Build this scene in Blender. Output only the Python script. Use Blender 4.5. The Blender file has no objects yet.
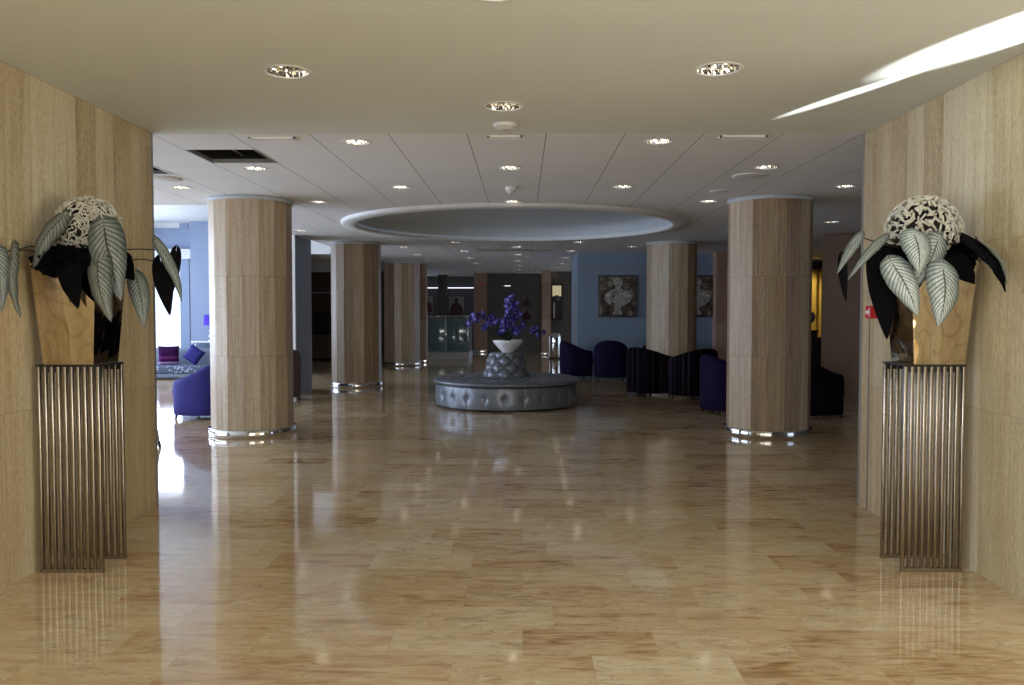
import bpy, bmesh, math, random
from mathutils import Vector, Matrix
PI = math.pi
rnd = random.Random(7)
SC = bpy.context.scene
COL = SC.collection
H = 2.843            # ceiling height
EYE = 1.5

# ------------------------------------------------------------------ camera
F, PITCH, YAW = 827.6, 0.0382, 0.0131
cam = bpy.data.cameras.new('camera'); camo = bpy.data.objects.new('camera', cam); COL.objects.link(camo)
cam.sensor_width = 36; cam.lens = F * 36 / 1024; cam.clip_start = 0.05; cam.clip_end = 200
camo.location = (0, 0, EYE)
camo.rotation_euler = (PI / 2 - PITCH, 0, YAW)
SC.camera = camo
_R = camo.rotation_euler.to_matrix()
def at(px, py, Y):
    """world point seen at a photo position at real distance Y down the hall"""
    d = _R @ Vector(((px - 512) / F, -(py - 342.5) / F, -1))
    return Vector((0, 0, EYE)) + d * (Y / d.y)

# ------------------------------------------------------------------ materials
def S(r, g, b):
    f = lambda c: (c / 255 / 12.92) if c / 255 <= .04045 else ((c / 255 + .055) / 1.055) ** 2.4
    return (f(r), f(g), f(b), 1)
class N:
    def __init__(s, name):
        s.m = bpy.data.materials.new(name); s.m.use_nodes = True
        s.t = s.m.node_tree; s.b = s.t.nodes['Principled BSDF']
    def n(s, typ, **k):
        q = s.t.nodes.new(typ)
        for a, v in k.items():
            if a.startswith('i_'):
                key = a[2:]; key = int(key) if key.isdigit() else key.replace('_', ' ')
                if hasattr(v, 'is_output') or isinstance(v, bpy.types.NodeSocket): s.t.links.new(v, q.inputs[key])
                else: q.inputs[key].default_value = v
            else: setattr(q, a, v)
        return q
    def link(s, a, b): s.t.links.new(a, b)
    def math(s, op, a, b=0.0, c=0.0):
        q = s.n('ShaderNodeMath', operation=op)
        for i, v in enumerate((a, b, c)):
            if isinstance(v, bpy.types.NodeSocket): s.link(v, q.inputs[i])
            else: q.inputs[i].default_value = v
        return q.outputs[0]
    def mix(s, f, a, b, blend='MIX'):
        q = s.n('ShaderNodeMix', data_type='RGBA', blend_type=blend)
        for i, v in ((0, f), (6, a), (7, b)):
            if isinstance(v, bpy.types.NodeSocket): s.link(v, q.inputs[i])
            else: q.inputs[i].default_value = v
        return q.outputs[2]
    def ramp(s, f, pts):
        q = s.n('ShaderNodeValToRGB'); s.link(f, q.inputs[0]); e = q.color_ramp.elements
        while len(e) < len(pts): e.new(.5)
        for i, (p, c) in enumerate(pts):
            e[i].position = p; e[i].color = c if len(c) == 4 else (*c, 1)
        return q.outputs[0]
    def set(s, **k):
        for a, v in k.items():
            a = a.replace('_', ' ')
            if isinstance(v, bpy.types.NodeSocket): s.link(v, s.b.inputs[a])
            else: s.b.inputs[a].default_value = v
        return s
    def bump(s, h, strength=.3, dist=.01):
        q = s.n('ShaderNodeBump'); q.inputs['Strength'].default_value = strength; q.inputs['Distance'].default_value = dist
        s.link(h, q.inputs['Height']); s.link(q.outputs[0], s.b.inputs['Normal'])
    def combine(s, x, y, z=0.0):
        q = s.n('ShaderNodeCombineXYZ')
        for i, v in enumerate((x, y, z)):
            if isinstance(v, bpy.types.NodeSocket): s.link(v, q.inputs[i])
            else: q.inputs[i].default_value = v
        return q.outputs[0]
    def noise(s, vec, scale=5, detail=3, rough=.5, dist=0, dim='3D', w=0.0):
        q = s.n('ShaderNodeTexNoise', noise_dimensions=dim)
        if vec is not None: s.link(vec, q.inputs['Vector'])
        q.inputs['Scale'].default_value = scale; q.inputs['Detail'].default_value = detail
        q.inputs['Roughness'].default_value = rough; q.inputs['Distortion'].default_value = dist
        if dim == '4D':
            if isinstance(w, bpy.types.NodeSocket): s.link(w, q.inputs['W'])
            else: q.inputs['W'].default_value = w
        return q.outputs[0]

def plain(name, col, rough=.5, metal=0, noise=0.0, scale=8, spec=.5, bump=0, sheen=0, coat=0):
    n = N(name); n.set(Roughness=rough, Metallic=metal)
    n.b.inputs['Specular IOR Level'].default_value = spec
    if sheen: n.b.inputs['Sheen Weight'].default_value = sheen; n.b.inputs['Sheen Roughness'].default_value = .4; n.b.inputs['Sheen Tint'].default_value = col
    if coat: n.b.inputs['Coat Weight'].default_value = coat
    tc = n.n('ShaderNodeTexCoord').outputs['Object']
    f = n.noise(tc, scale, 4)
    a = tuple(c * (1 - noise) for c in col[:3]) + (1,); b = tuple(min(1, c * (1 + noise)) for c in col[:3]) + (1,)
    n.set(Base_Color=n.mix(f, a, b))
    if bump: n.bump(n.noise(tc, scale * 12, 3), bump, .004)
    return n.m

def travertine(name, tones, wid=.21, hgt=.93, v0=.035, contrast=1.0, rough=.42, rows=1.0, jd=.55, jw=.0025, su=26):
    n = N(name)
    uv = n.n('ShaderNodeTexCoord').outputs['UV']; sp = n.n('ShaderNodeSeparateXYZ'); n.link(uv, sp.inputs[0])
    u, v = sp.outputs[0], sp.outputs[1]
    cu = n.math('DIVIDE', u, wid); cv = n.math('DIVIDE', n.math('SUBTRACT', v, v0), hgt)
    iu = n.math('FLOOR', cu); iv = n.math('FLOOR', cv)
    wn = n.n('ShaderNodeTexWhiteNoise', noise_dimensions='2D'); n.link(n.combine(iu, n.math('MULTIPLY', iv, rows)), wn.inputs[0])
    rid = wn.outputs[0]
    w = n.math('ADD', n.math('MULTIPLY', rid, 37.0), n.math('MULTIPLY', iv, 3.7))
    streak = n.noise(n.combine(n.math('MULTIPLY', u, su), n.math('MULTIPLY', v, 1.3)), 1, 5, .6, .6, '4D', w)
    cloud = n.noise(n.combine(n.math('MULTIPLY', u, 5), n.math('MULTIPLY', v, .9)), 1, 3, .5, .4, '4D', w)
    grit = n.noise(n.combine(n.math('MULTIPLY', u, su * 3.2), n.math('MULTIPLY', v, 26)), 1, 4, .7, .2, '4D', w)
    fac = n.math('ADD', n.math('ADD', n.math('MULTIPLY', streak, .33), n.math('MULTIPLY', n.math('SUBTRACT', grit, .2), .5)), n.math('ADD', n.math('MULTIPLY', cloud, .35), n.math('MULTIPLY', rid, .25 * contrast)))
    c = n.ramp(fac, [(.36, tones[0]), (.52, tones[1]), (.66, tones[2]), (.8, tones[3])])
    blush = n.noise(n.combine(n.math('MULTIPLY', u, su * .35), n.math('MULTIPLY', v, .45)), 1, 2, .5, .3, '4D', w)
    c = n.mix(n.math('MULTIPLY', n.ramp(blush, [(.52, (0, 0, 0)), (.68, (1, 1, 1))]), .4), c, n.mix(.5, c, S(176, 122, 84)))
    fine = n.noise(n.combine(n.math('MULTIPLY', u, su * 4.5), n.math('MULTIPLY', v, 2.2)), 1, 3, .6, .2, '4D', w)
    c = n.mix(n.ramp(fine, [(.3, (.32, .32, .32)), (.5, (0, 0, 0))]), c, tones[0])
    # pits of the stone and the joints between slabs
    pit = n.noise(n.combine(n.math('MULTIPLY', u, su * 5), n.math('MULTIPLY', v, 34)), 1, 3, .6, .3, '4D', w)
    zone = n.noise(n.combine(n.math('MULTIPLY', u, 18), n.math('MULTIPLY', v, 2.2)), 1, 2, .5, 0, '4D', w)
    pm = n.math('MULTIPLY', n.ramp(pit, [(.58, (0, 0, 0)), (.66, (1, 1, 1))]), n.ramp(zone, [(.42, (0, 0, 0)), (.62, (1, 1, 1))]))
    c = n.mix(n.math('MULTIPLY', pm, .6), c, tuple(x * .3 for x in tones[0][:3]) + (1,))
    fu = n.math('FRACT', cu); du = n.math('MULTIPLY', n.math('MINIMUM', fu, n.math('SUBTRACT', 1.0, fu)), wid)
    fv = n.math('FRACT', cv); dv = n.math('MULTIPLY', n.math('MINIMUM', fv, n.math('SUBTRACT', 1.0, fv)), hgt)
    j = n.math('MAXIMUM', n.math('LESS_THAN', du, jw), n.math('LESS_THAN', dv, .0025))
    c = n.mix(n.math('MULTIPLY', j, jd), c, tuple(x * .35 for x in tones[0][:3]) + (1,))
    n.set(Base_Color=c, Roughness=rough)
    hh = n.math('SUBTRACT', n.math('MULTIPLY', streak, .2), n.math('ADD', pm, j))
    n.bump(hh, .35, .003)
    return n.m

M = {}
M['trav_wall'] = travertine('travertine_wall', [S(146, 122, 88), S(180, 162, 126), S(200, 188, 156), S(214, 204, 180)], .24, .95, -.01, .7, rows=0.0, jd=.3)
M['trav_col'] = travertine('travertine_column', [S(98, 78, 56), S(138, 116, 88), S(164, 144, 116), S(188, 174, 150)], 1.0, .935, .03, 1.1, rows=0.0, jd=.5, jw=.016, su=7)
M['trav_far'] = travertine('travertine_far', [S(118, 88, 72), S(150, 118, 98), S(168, 138, 118), S(185, 158, 138)], .6, 1.2)
def marble():
    n = N('polished_marble_floor')
    g = n.n('ShaderNodeNewGeometry').outputs['Position']; sp = n.n('ShaderNodeSeparateXYZ'); n.link(g, sp.inputs[0])
    x, y = sp.outputs[0], sp.outputs[1]
    W_, D_ = .60, .30
    cy = n.math('DIVIDE', n.math('ADD', y, .05), D_); iy = n.math('FLOOR', cy)
    wn0 = n.n('ShaderNodeTexWhiteNoise', noise_dimensions='1D'); n.link(iy, wn0.inputs['W'])
    cx = n.math('ADD', n.math('DIVIDE', x, W_), n.math('MULTIPLY', n.math('ROUND', n.math('MULTIPLY', wn0.outputs[0], 4.0)), .25)); ix = n.math('FLOOR', cx)
    wn = n.n('ShaderNodeTexWhiteNoise', noise_dimensions='2D'); n.link(n.combine(ix, iy), wn.inputs[0])
    rid = wn.outputs[0]; w = n.math('MULTIPLY', rid, 53.0)
    vein = n.noise(n.combine(n.math('MULTIPLY', x, 3.4), n.math('MULTIPLY', y, 19.0)), 1, 6, .62, 1.1, '4D', w)
    cloud = n.noise(n.combine(n.math('MULTIPLY', x, 3.2), n.math('MULTIPLY', y, 8.0)), 1, 3, .5, .8, '4D', w)
    fac = n.math('ADD', n.math('MULTIPLY', vein, .6), n.math('ADD', n.math('MULTIPLY', cloud, .45), n.math('MULTIPLY', n.math('SUBTRACT', rid, .5), .15)))
    c = n.ramp(fac, [(.30, S(134, 98, 58)), (.40, S(176, 143, 102)), (.48, S(196, 169, 130)), (.60, S(208, 188, 152)), (.74, S(216, 202, 174))])
    th = n.noise(n.combine(n.math('MULTIPLY', x, 2.6), n.math('MULTIPLY', y, 13.0)), 1, 4, .6, 2.2, '4D', w)
    line = n.ramp(n.math('ABSOLUTE', n.math('SUBTRACT', th, .5)), [(0, (1, 1, 1)), (.013, (0, 0, 0))])
    line = n.math('MULTIPLY', line, n.math('GREATER_THAN', cloud, .52))
    c = n.mix(n.math('MULTIPLY', line, .7), c, S(96, 58, 28))
    rust = n.noise(n.combine(n.math('MULTIPLY', x, 9.0), n.math('MULTIPLY', y, 26.0)), 1, 4, .7, .8, '4D', w)
    rm = n.math('MULTIPLY', n.ramp(rust, [(.47, (0, 0, 0)), (.60, (1, 1, 1))]), n.ramp(cloud, [(.52, (0, 0, 0)), (.66, (1, 1, 1))]))
    c = n.mix(n.math('MULTIPLY', rm, .55), c, S(140, 96, 48))
    fx = n.math('FRACT', cx); dx = n.math('MULTIPLY', n.math('MINIMUM', fx, n.math('SUBTRACT', 1.0, fx)), W_)
    fy = n.math('FRACT', cy); dy = n.math('MULTIPLY', n.math('MINIMUM', fy, n.math('SUBTRACT', 1.0, fy)), D_)
    j = n.math('LESS_THAN', n.math('MINIMUM', dx, dy), .0013)
    c = n.mix(n.math('MULTIPLY', j, .22), c, S(120, 90, 60))
    n.set(Base_Color=c)
    wav = n.noise(g, 2.2, 2)
    n.set(Roughness=n.math('ADD', n.math('MULTIPLY', n.noise(g, 14, 3), .04), .055))
    n.b.inputs['IOR'].default_value = 1.78
    n.bump(n.math('ADD', wav, n.math('MULTIPLY', rid, .05)), .05, .02)
    return n.m
M['floor'] = marble()
def tiles():
    n = N('ceiling_tiles')
    g = n.n('ShaderNodeNewGeometry').outputs['Position']; sp = n.n('ShaderNodeSeparateXYZ'); n.link(g, sp.inputs[0])
    def d(s_, o):
        q = n.math('FRACT', n.math('DIVIDE', n.math('SUBTRACT', s_, o), .6))
        return n.math('MULTIPLY', n.math('MINIMUM', q, n.math('SUBTRACT', 1.0, q)), .6)
    jx = n.math('LESS_THAN', d(sp.outputs[0], -1.0245), .004); jy = n.math('LESS_THAN', d(sp.outputs[1], 6.3255), .005)
    c = n.mix(n.noise(g, 1.4, 3), S(216, 217, 218), S(226, 227, 228))
    c = n.mix(n.math('MULTIPLY', jy, .35), c, S(240, 240, 238))
    c = n.mix(n.math('MULTIPLY', jx, .75), c, S(70, 66, 62))
    n.set(Base_Color=c, Roughness=.85); return n.m
M['tiles'] = tiles()
M['plaster'] = plain('ceiling_plaster', S(208, 212, 204), .8, noise=.03, scale=2)
M['recess'] = plain('recess_paint', S(178, 184, 188), .75, noise=.05, scale=1)
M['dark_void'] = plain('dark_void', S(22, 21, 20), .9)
M['white'] = plain('white_paint', S(208, 208, 206), .6, noise=.03)
M['chrome'] = plain('polished_steel', S(206, 204, 200), .07, 1, noise=.02)
M['mirror'] = plain('mirror_steel', S(226, 214, 196), .03, 1, noise=.02)
M['brushed'] = plain('brushed_bronze_steel', S(158, 148, 134), .22, 1, noise=.12, scale=20)
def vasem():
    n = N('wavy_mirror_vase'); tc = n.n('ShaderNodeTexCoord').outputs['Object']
    ln = n.ramp(n.math('ABSOLUTE', n.math('SUBTRACT', n.noise(tc, 4.2, 1, .4, 1.2), .5)), [(0, (1, 1, 1)), (.045, (0, 0, 0))])  # brown swirl lines painted into the colour in place of a reflection
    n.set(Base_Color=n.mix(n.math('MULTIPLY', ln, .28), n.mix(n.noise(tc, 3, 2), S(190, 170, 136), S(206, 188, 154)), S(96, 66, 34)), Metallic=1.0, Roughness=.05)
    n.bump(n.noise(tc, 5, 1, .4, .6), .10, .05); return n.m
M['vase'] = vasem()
M['grey_trim'] = plain('grey_metal_trim', S(132, 130, 126), .4, .3)
M['blue_wall'] = plain('blue_grey_paint', S(120, 136, 156), .6, noise=.04, scale=1.5)
M['lounge_wall'] = plain('pale_blue_paint', S(128, 142, 166), .6, noise=.03)
M['brown_wood'] = plain('brown_veneer', S(108, 82, 66), .35, noise=.2, scale=3)
M['dark_wood'] = plain('dark_veneer', S(52, 42, 36), .4, noise=.25, scale=4)
M['far_wall'] = plain('far_grey_paint', S(96, 94, 98), .7, noise=.06)
M['black'] = plain('black_lacquer', S(16, 15, 17), .35, noise=.2)
M['purple'] = plain('purple_velvet', S(24, 13, 46), .85, noise=.25, scale=14, sheen=.05, bump=.2, spec=.12)
M['blue_velvet'] = plain('royal_blue_velvet', S(30, 25, 108), .8, noise=.25, scale=14, sheen=.3, bump=.2)
M['black_fabric'] = plain('black_velvet', S(14, 11, 18), .85, noise=.3, scale=14, sheen=.02, bump=.2, spec=.08)
M['brown_fabric'] = plain('taupe_fabric', S(74, 62, 66), .85, noise=.2, scale=14, sheen=.3)
M['grey_fabric'] = plain('grey_sofa_fabric', S(112, 118, 134), .85, noise=.15, scale=14)
def stripes(name, a, b, c2, freq, coord='UV'):
    n = N(name); uv = n.n('ShaderNodeTexCoord').outputs[coord]; sp = n.n('ShaderNodeSeparateXYZ'); n.link(uv, sp.inputs[0])
    k = n.math('FLOOR', n.math('MULTIPLY', sp.outputs[0], freq))
    wn = n.n('ShaderNodeTexWhiteNoise', noise_dimensions='1D'); n.link(k, wn.inputs['W'])
    c = n.ramp(wn.outputs[0], [(0, a), (.45, a), (.55, b), (.75, b), (.82, c2)])
    n.set(Base_Color=c, Roughness=.9); n.b.inputs['Specular IOR Level'].default_value = .08; return n.m
M['striped'] = stripes('striped_dark_velvet', S(7, 5, 9), S(16, 9, 24), S(50, 38, 48), 84)
M['stripe_cushion'] = stripes('striped_maroon_cloth', S(50, 18, 60), S(90, 36, 84), S(150, 120, 160), 16, 'Object')
def patterned():
    n = N('patterned_seat_cloth'); tc = n.n('ShaderNodeTexCoord').outputs['Object']
    v = n.n('ShaderNodeTexVoronoi'); n.link(tc, v.inputs['Vector']); v.inputs['Scale'].default_value = 16
    n.set(Base_Color=n.ramp(v.outputs['Distance'], [(.3, S(150, 160, 178)), (.45, S(70, 78, 98))]), Roughness=.8); return n.m
M['patterned'] = patterned()
def leather():
    n = N('silver_leatherette'); tc = n.n('ShaderNodeTexCoord').outputs['Object']
    n.set(Base_Color=n.mix(n.noise(tc, 6, 3), S(96, 100, 108), S(122, 126, 134)), Roughness=.36, Metallic=.3)
    n.bump(n.noise(tc, 220, 2), .12, .002); return n.m
M['leather'] = leather()
M['porcelain'] = plain('white_porcelain', S(224, 222, 222), .25, noise=.02, coat=.4)
def leafm(name, base, pale, vein, dark=False):
    n = N(name); uv = n.n('ShaderNodeTexCoord').outputs['UV']; sp = n.n('ShaderNodeSeparateXYZ'); n.link(uv, sp.inputs[0])
    u = n.math('ABSOLUTE', n.math('SUBTRACT', sp.outputs[0], .5)); v = sp.outputs[1]
    # side veins sweep from the midrib towards the tip
    s_ = n.math('ADD', n.math('MULTIPLY', n.math('SUBTRACT', v, n.math('MULTIPLY', u, .55)), 13.0), n.math('MULTIPLY', n.noise(uv, 4, 2), .25))
    fr = n.math('ABSOLUTE', n.math('SUBTRACT', n.math('FRACT', s_), .5))
    ve = n.ramp(fr, [(0, (1, 1, 1)), (.10, (.8, .8, .8)), (.24, (0, 0, 0))])
    mid = n.ramp(u, [(.012, (1, 1, 1)), (.035, (0, 0, 0))])
    edge = n.ramp(u, [(.42, (0, 0, 0)), (.5, (1, 1, 1))])
    m_ = n.math('MAXIMUM', n.math('MULTIPLY', ve, .85), mid)
    c = n.mix(n.math('MULTIPLY', n.noise(uv, 9, 3), n.ramp(u, [(.0, (1, 1, 1)), (.22, (1, 1, 1)), (.44, (.1, .1, .1))])), base, pale)
    c = n.mix(n.math('MULTIPLY', edge, .45), c, vein)
    c = n.mix(m_, c, vein)
    n.set(Base_Color=c, Roughness=.9 if dark else .55)
    if dark: n.b.inputs['Specular IOR Level'].default_value = .1
    n.bump(n.math('SUBTRACT', 1.0, m_), .35, .004); return n.m
M['leaf'] = leafm('silver_veined_leaf', S(78, 86, 82), S(176, 182, 176), S(30, 36, 30))
M['leaf_pale'] = leafm('pale_silver_veined_leaf', S(112, 124, 120), S(236, 244, 240), S(40, 48, 44))
M['leaf_dark'] = leafm('dark_leaf', S(7, 6, 8), S(12, 11, 13), S(3, 3, 4), True)
M['twig'] = plain('bleached_twig', S(200, 196, 180), .7, noise=.25, scale=25)
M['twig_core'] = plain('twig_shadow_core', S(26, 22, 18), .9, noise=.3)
M['stem'] = plain('brown_stem', S(52, 40, 34), .6)
M['petal'] = plain('violet_petal', S(28, 20, 92), .5, noise=.5, scale=9, sheen=.1)
M['petal_pale'] = plain('pale_violet_petal', S(72, 58, 168), .5, noise=.3, scale=9)
M['green'] = plain('dark_green_leaf', S(26, 48, 36), .45, noise=.3)
M['red'] = plain('red_plastic', S(190, 24, 36), .35)
M['white_mark'] = plain('white_marking', S(230, 226, 224), .5)
M['rug'] = plain('pale_rug', S(150, 158, 172), .9, noise=.1, scale=20)
def emis(name, col, st):
    n = N(name); n.set(Base_Color=col, Emission_Color=col, Emission_Strength=st); return n.m
M['tube'] = emis('lit_lamp_tube', S(255, 244, 220), 7)
M['strip'] = emis('lit_strip_lamp', S(225, 232, 240), 1.6)
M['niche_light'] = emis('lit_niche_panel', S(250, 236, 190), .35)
M['shade'] = plain('purple_lampshade', S(70, 34, 176), .7, noise=.1)
def glass():
    n = N('clear_glass'); n.set(Base_Color=(.86, .93, .95, 1), Roughness=.02)
    n.b.inputs['Transmission Weight'].default_value = 1; n.b.inputs['IOR'].default_value = 1.45; return n.m
M['glass'] = glass()
def rail_glass():
    n = N('tinted_balustrade_glass'); n.set(Base_Color=(.42, .62, .70, 1), Roughness=.03)
    n.b.inputs['Transmission Weight'].default_value = .75; n.b.inputs['IOR'].default_value = 1.5; return n.m
M['rail_glass'] = rail_glass()
M['dark_glass'] = plain('dark_blue_glass', S(14, 22, 48), .08, noise=.1)
M['curtain'] = plain('yellow_curtain', S(226, 196, 90), .8, noise=.15, scale=6)

# ------------------------------------------------------------------ mesh helpers
def tagp(o, label=None, cat=None, group=None, kind=None):
    if label: o['label'] = label
    if cat: o['category'] = cat
    if group: o['group'] = group
    if kind: o['kind'] = kind
    return o
def empty(name, loc=(0, 0, 0), rz=0, label=None, cat=None, group=None):
    o = bpy.data.objects.new(name, None); COL.objects.link(o); o.location = loc; o.rotation_euler = (0, 0, rz)
    o.empty_display_size = .1
    return tagp(o, label, cat, group)
class MB:
    def __init__(s): s.v = []; s.f = []; s.mi = []; s.uv = {}; s.sm = []
    def face(s, idx, mi=0, uv=None, smooth=False):
        s.f.append(tuple(idx)); s.mi.append(mi); s.sm.append(smooth)
        if uv: s.uv[len(s.f) - 1] = uv
    def quad(s, p, mi=0, uv=None):
        b = len(s.v); s.v += [Vector(q) for q in p]; s.face(range(b, b + len(p)), mi, uv)
    def box(s, x0, x1, y0, y1, z0, z1, mi=0, M4=None, wall_uv=False):
        b = len(s.v)
        P = [Vector(p) for p in ((x0,y0,z0),(x1,y0,z0),(x1,y1,z0),(x0,y1,z0),(x0,y0,z1),(x1,y0,z1),(x1,y1,z1),(x0,y1,z1))]
        if M4: P = [M4 @ p for p in P]
        s.v += P
        for q in ((0,3,2,1),(4,5,6,7),(0,1,5,4),(2,3,7,6),(1,2,6,5),(3,0,4,7)):
            uv = None
            if wall_uv:
                uv = []
                for i in q:
                    p = P[i]
                    if q in ((0,1,5,4),(2,3,7,6)): uv.append((p.x + 50.03, p.z))
                    elif q in ((1,2,6,5),(3,0,4,7)): uv.append((p.y + 50, p.z))
                    else: uv.append((p.x + 50, p.y))
            s.face([b + i for i in q], mi, uv)
        return s
    def rbox(s, x0, x1, y0, y1, z0, z1, r, mi=0, M4=None, seg=3):
        """box with rounded edges"""
        bm = bmesh.new(); bmesh.ops.create_cube(bm, size=1)
        for v in bm.verts:
            v.co = Vector(((x0 + x1) / 2 + v.co.x * (x1 - x0), (y0 + y1) / 2 + v.co.y * (y1 - y0), (z0 + z1) / 2 + v.co.z * (z1 - z0)))
        bmesh.ops.bevel(bm, geom=bm.edges[:], offset=r, segments=seg, profile=.5, affect='EDGES')
        s.add_bm(bm, mi, M4, True); return s
    def add_bm(s, bm, mi=0, M4=None, smooth=True):
        b = len(s.v); bm.verts.index_update()
        for v in bm.verts: s.v.append((M4 @ v.co) if M4 else v.co.copy())
        for f in bm.faces: s.face([b + v.index for v in f.verts], mi, None, smooth)
        bm.free()
    def tube(s, pts, r, n=8, mi=0, cap=True, smooth=True):
        pts = [Vector(p) for p in pts]; rr = r if isinstance(r, (list, tuple)) else [r] * len(pts)
        b = len(s.v); up = None
        for i, p in enumerate(pts):
            d = (pts[min(i + 1, len(pts) - 1)] - pts[max(i - 1, 0)]).normalized()
            if up is None: up = Vector((0, 0, 1)) if abs(d.z) < .9 else Vector((1, 0, 0))
            x = d.cross(up).normalized(); y = x.cross(d).normalized(); up = y
            for k in range(n):
                a = 2 * PI * k / n; s.v.append(p + (x * math.cos(a) + y * math.sin(a)) * rr[i])
        for i in range(len(pts) - 1):
            for k in range(n):
                k2 = (k + 1) % n; s.face((b + i*n + k, b + i*n + k2, b + (i+1)*n + k2, b + (i+1)*n + k), mi, None, smooth)
        if cap:
            s.face([b + k for k in range(n)][::-1], mi); s.face([b + (len(pts)-1)*n + k for k in range(n)], mi)
        return s
    def lathe(s, prof, c=(0, 0, 0), n=32, mi=0, smooth=True, cap0=False, cap1=False):
        b = len(s.v); c = Vector(c)
        for (r, z) in prof:
            for k in range(n):
                a = 2 * PI * k / n; s.v.append(c + Vector((r * math.cos(a), r * math.sin(a), z)))
        for i in range(len(prof) - 1):
            for k in range(n):
                k2 = (k + 1) % n; s.face((b + i*n + k, b + i*n + k2, b + (i+1)*n + k2, b + (i+1)*n + k), mi, None, smooth)
        if cap0: s.face([b + k for k in range(n)][::-1], mi)
        if cap1: s.face([b + (len(prof)-1)*n + k for k in range(n)], mi)
        return s
    def grid(s, fn, nu, nv, mi=0, uv=True, closed=False, smooth=True):
        b = len(s.v)
        for j in range(nv + 1):
            for i in range(nu + 1): s.v.append(Vector(fn(i / nu, j / nv)))
        for j in range(nv):
            for i in range(nu):
                q = (b + j*(nu+1) + i, b + j*(nu+1) + i + 1, b + (j+1)*(nu+1) + i + 1, b + (j+1)*(nu+1) + i)
                s.face(q, mi, [(i/nu, j/nv), ((i+1)/nu, j/nv), ((i+1)/nu, (j+1)/nv), (i/nu, (j+1)/nv)] if uv else None, smooth)
        return s
    def build(s, name, mats, parent=None, label=None, kind=None, origin=None):
        me = bpy.data.meshes.new(name)
        o0 = Vector(origin) if origin else Vector((0, 0, 0))
        me.from_pydata([v - o0 for v in s.v], [], s.f)
        if not isinstance(mats, (list, tuple)): mats = [mats]
        for m in mats: me.materials.append(m)
        for p, mi, sm in zip(me.polygons, s.mi, s.sm): p.material_index = mi; p.use_smooth = sm
        if s.uv:
            l = me.uv_layers.new(name='UVMap')
            for fi, uv in s.uv.items():
                for li, c in zip(me.polygons[fi].loop_indices, uv): l.data[li].uv = c
        me.validate(); me.update()
        o = bpy.data.objects.new(name, me); COL.objects.link(o); o.location = o0
        if parent: o.parent = parent
        if label: o['label'] = label
        if kind: o['kind'] = kind
        return o
def structure(name, mb, m): return mb.build(name, m, kind='structure')
def copy_tree(o, parent=None):
    c = o.copy(); COL.objects.link(c); c.parent = parent
    if parent is not None: c.matrix_parent_inverse = o.matrix_parent_inverse.copy()
    for ch in [k for k in bpy.data.objects if k.parent == o]: copy_tree(ch, c)
    return c

# ------------------------------------------------------------------ the room
XL, XR = -2.805, 2.60
YB = 32.2
mb = MB(); mb.quad([(-9.6, -4.2, 0), (9.6, -4.2, 0), (9.6, YB + .3, 0), (-9.6, YB + .3, 0)]); structure('floor', mb, M['floor'])

# ceiling: cells on the 60 cm grid, holes where fittings sit
gx = [-1.0245 + .6 * k for k in range(-14, 18)]      # -9.4 .. 9.2
gy = [6.3255 + .6 * k for k in range(-18, 50)]
lights = []
for (x, y) in ((-1.325, 4.69), (1.085, 4.67), (-.127, 5.49), (-.12, 3.51)): lights.append((x, y, .118))
for k in range(12):
    y = 6.6255 + 2.4 * k
    for x in (-3.7245, -1.3245, 1.0755, 3.4755, 5.8755): lights.append((x, y, .1))
    y = 7.8255 + 2.4 * k
    for x in (-2.5245, -.1245, 2.2755, 4.6755): lights.append((x, y, .1))
DC = (-.14, 12.98); DR = 2.43; DRO = 2.65
def keep(l):
    x, y, r = l
    if x < -7.4 and y > 19: return False
    if math.hypot(x - DC[0], y - DC[1]) < DRO + r - .03 and abs(y - 10.2255) > .01: return False
    if x < -3.9 and 10.4 < y < 19.6: return False
    if y < 6.5: return True
    if x > 1.1 and 19 < y: return False
    if x > 5.1 and y > 13: return False
    if y > 30: return False
    for cx, cy in ((-3.31, 10.13), (-3.31, 16.4), (-3.33, 22.8), (2.99, 10.11), (2.935, 16.4)):
        if math.hypot(x - cx, y - cy) < .7: return False
    return True
lights = [l for l in lights if keep(l)]
holes_missing = [(-2.8245, 6.9255), (-4.0245, 7.5255)]
front, back = MB(), MB()
def cell(mb, x0, x1, y0, y1, hole=None, z=H, n=40):
    if not hole:
        mb.quad([(x0, y0, z), (x0, y1, z), (x1, y1, z), (x1, y0, z)]); return
    cx, cy, r = hole
    b = len(mb.v); ang = [2 * PI * k / n for k in range(n)]
    for cxn, cyn in ((x0, y0), (x1, y0), (x1, y1), (x0, y1)): ang.append(math.atan2(cyn - cy, cxn - cx) % (2 * PI))
    ang = sorted(set(round(a, 6) for a in ang)); m = len(ang)
    for a in ang:
        c, s_ = math.cos(a), math.sin(a)
        t = min(((x1 - cx) / c if c > 1e-9 else (x0 - cx) / c if c < -1e-9 else 1e9), ((y1 - cy) / s_ if s_ > 1e-9 else (y0 - cy) / s_ if s_ < -1e-9 else 1e9))
        mb.v.append(Vector((cx + r * c, cy + r * s_, z))); mb.v.append(Vector((cx + t * c, cy + t * s_, z)))
    for k in range(m):
        k2 = (k + 1) % m; mb.face((b + 2*k, b + 2*k2, b + 2*k2 + 1, b + 2*k + 1))
DX0, DX1, DY0, DY1 = -2.8245, 2.5755, 10.5255, 15.9255
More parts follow.
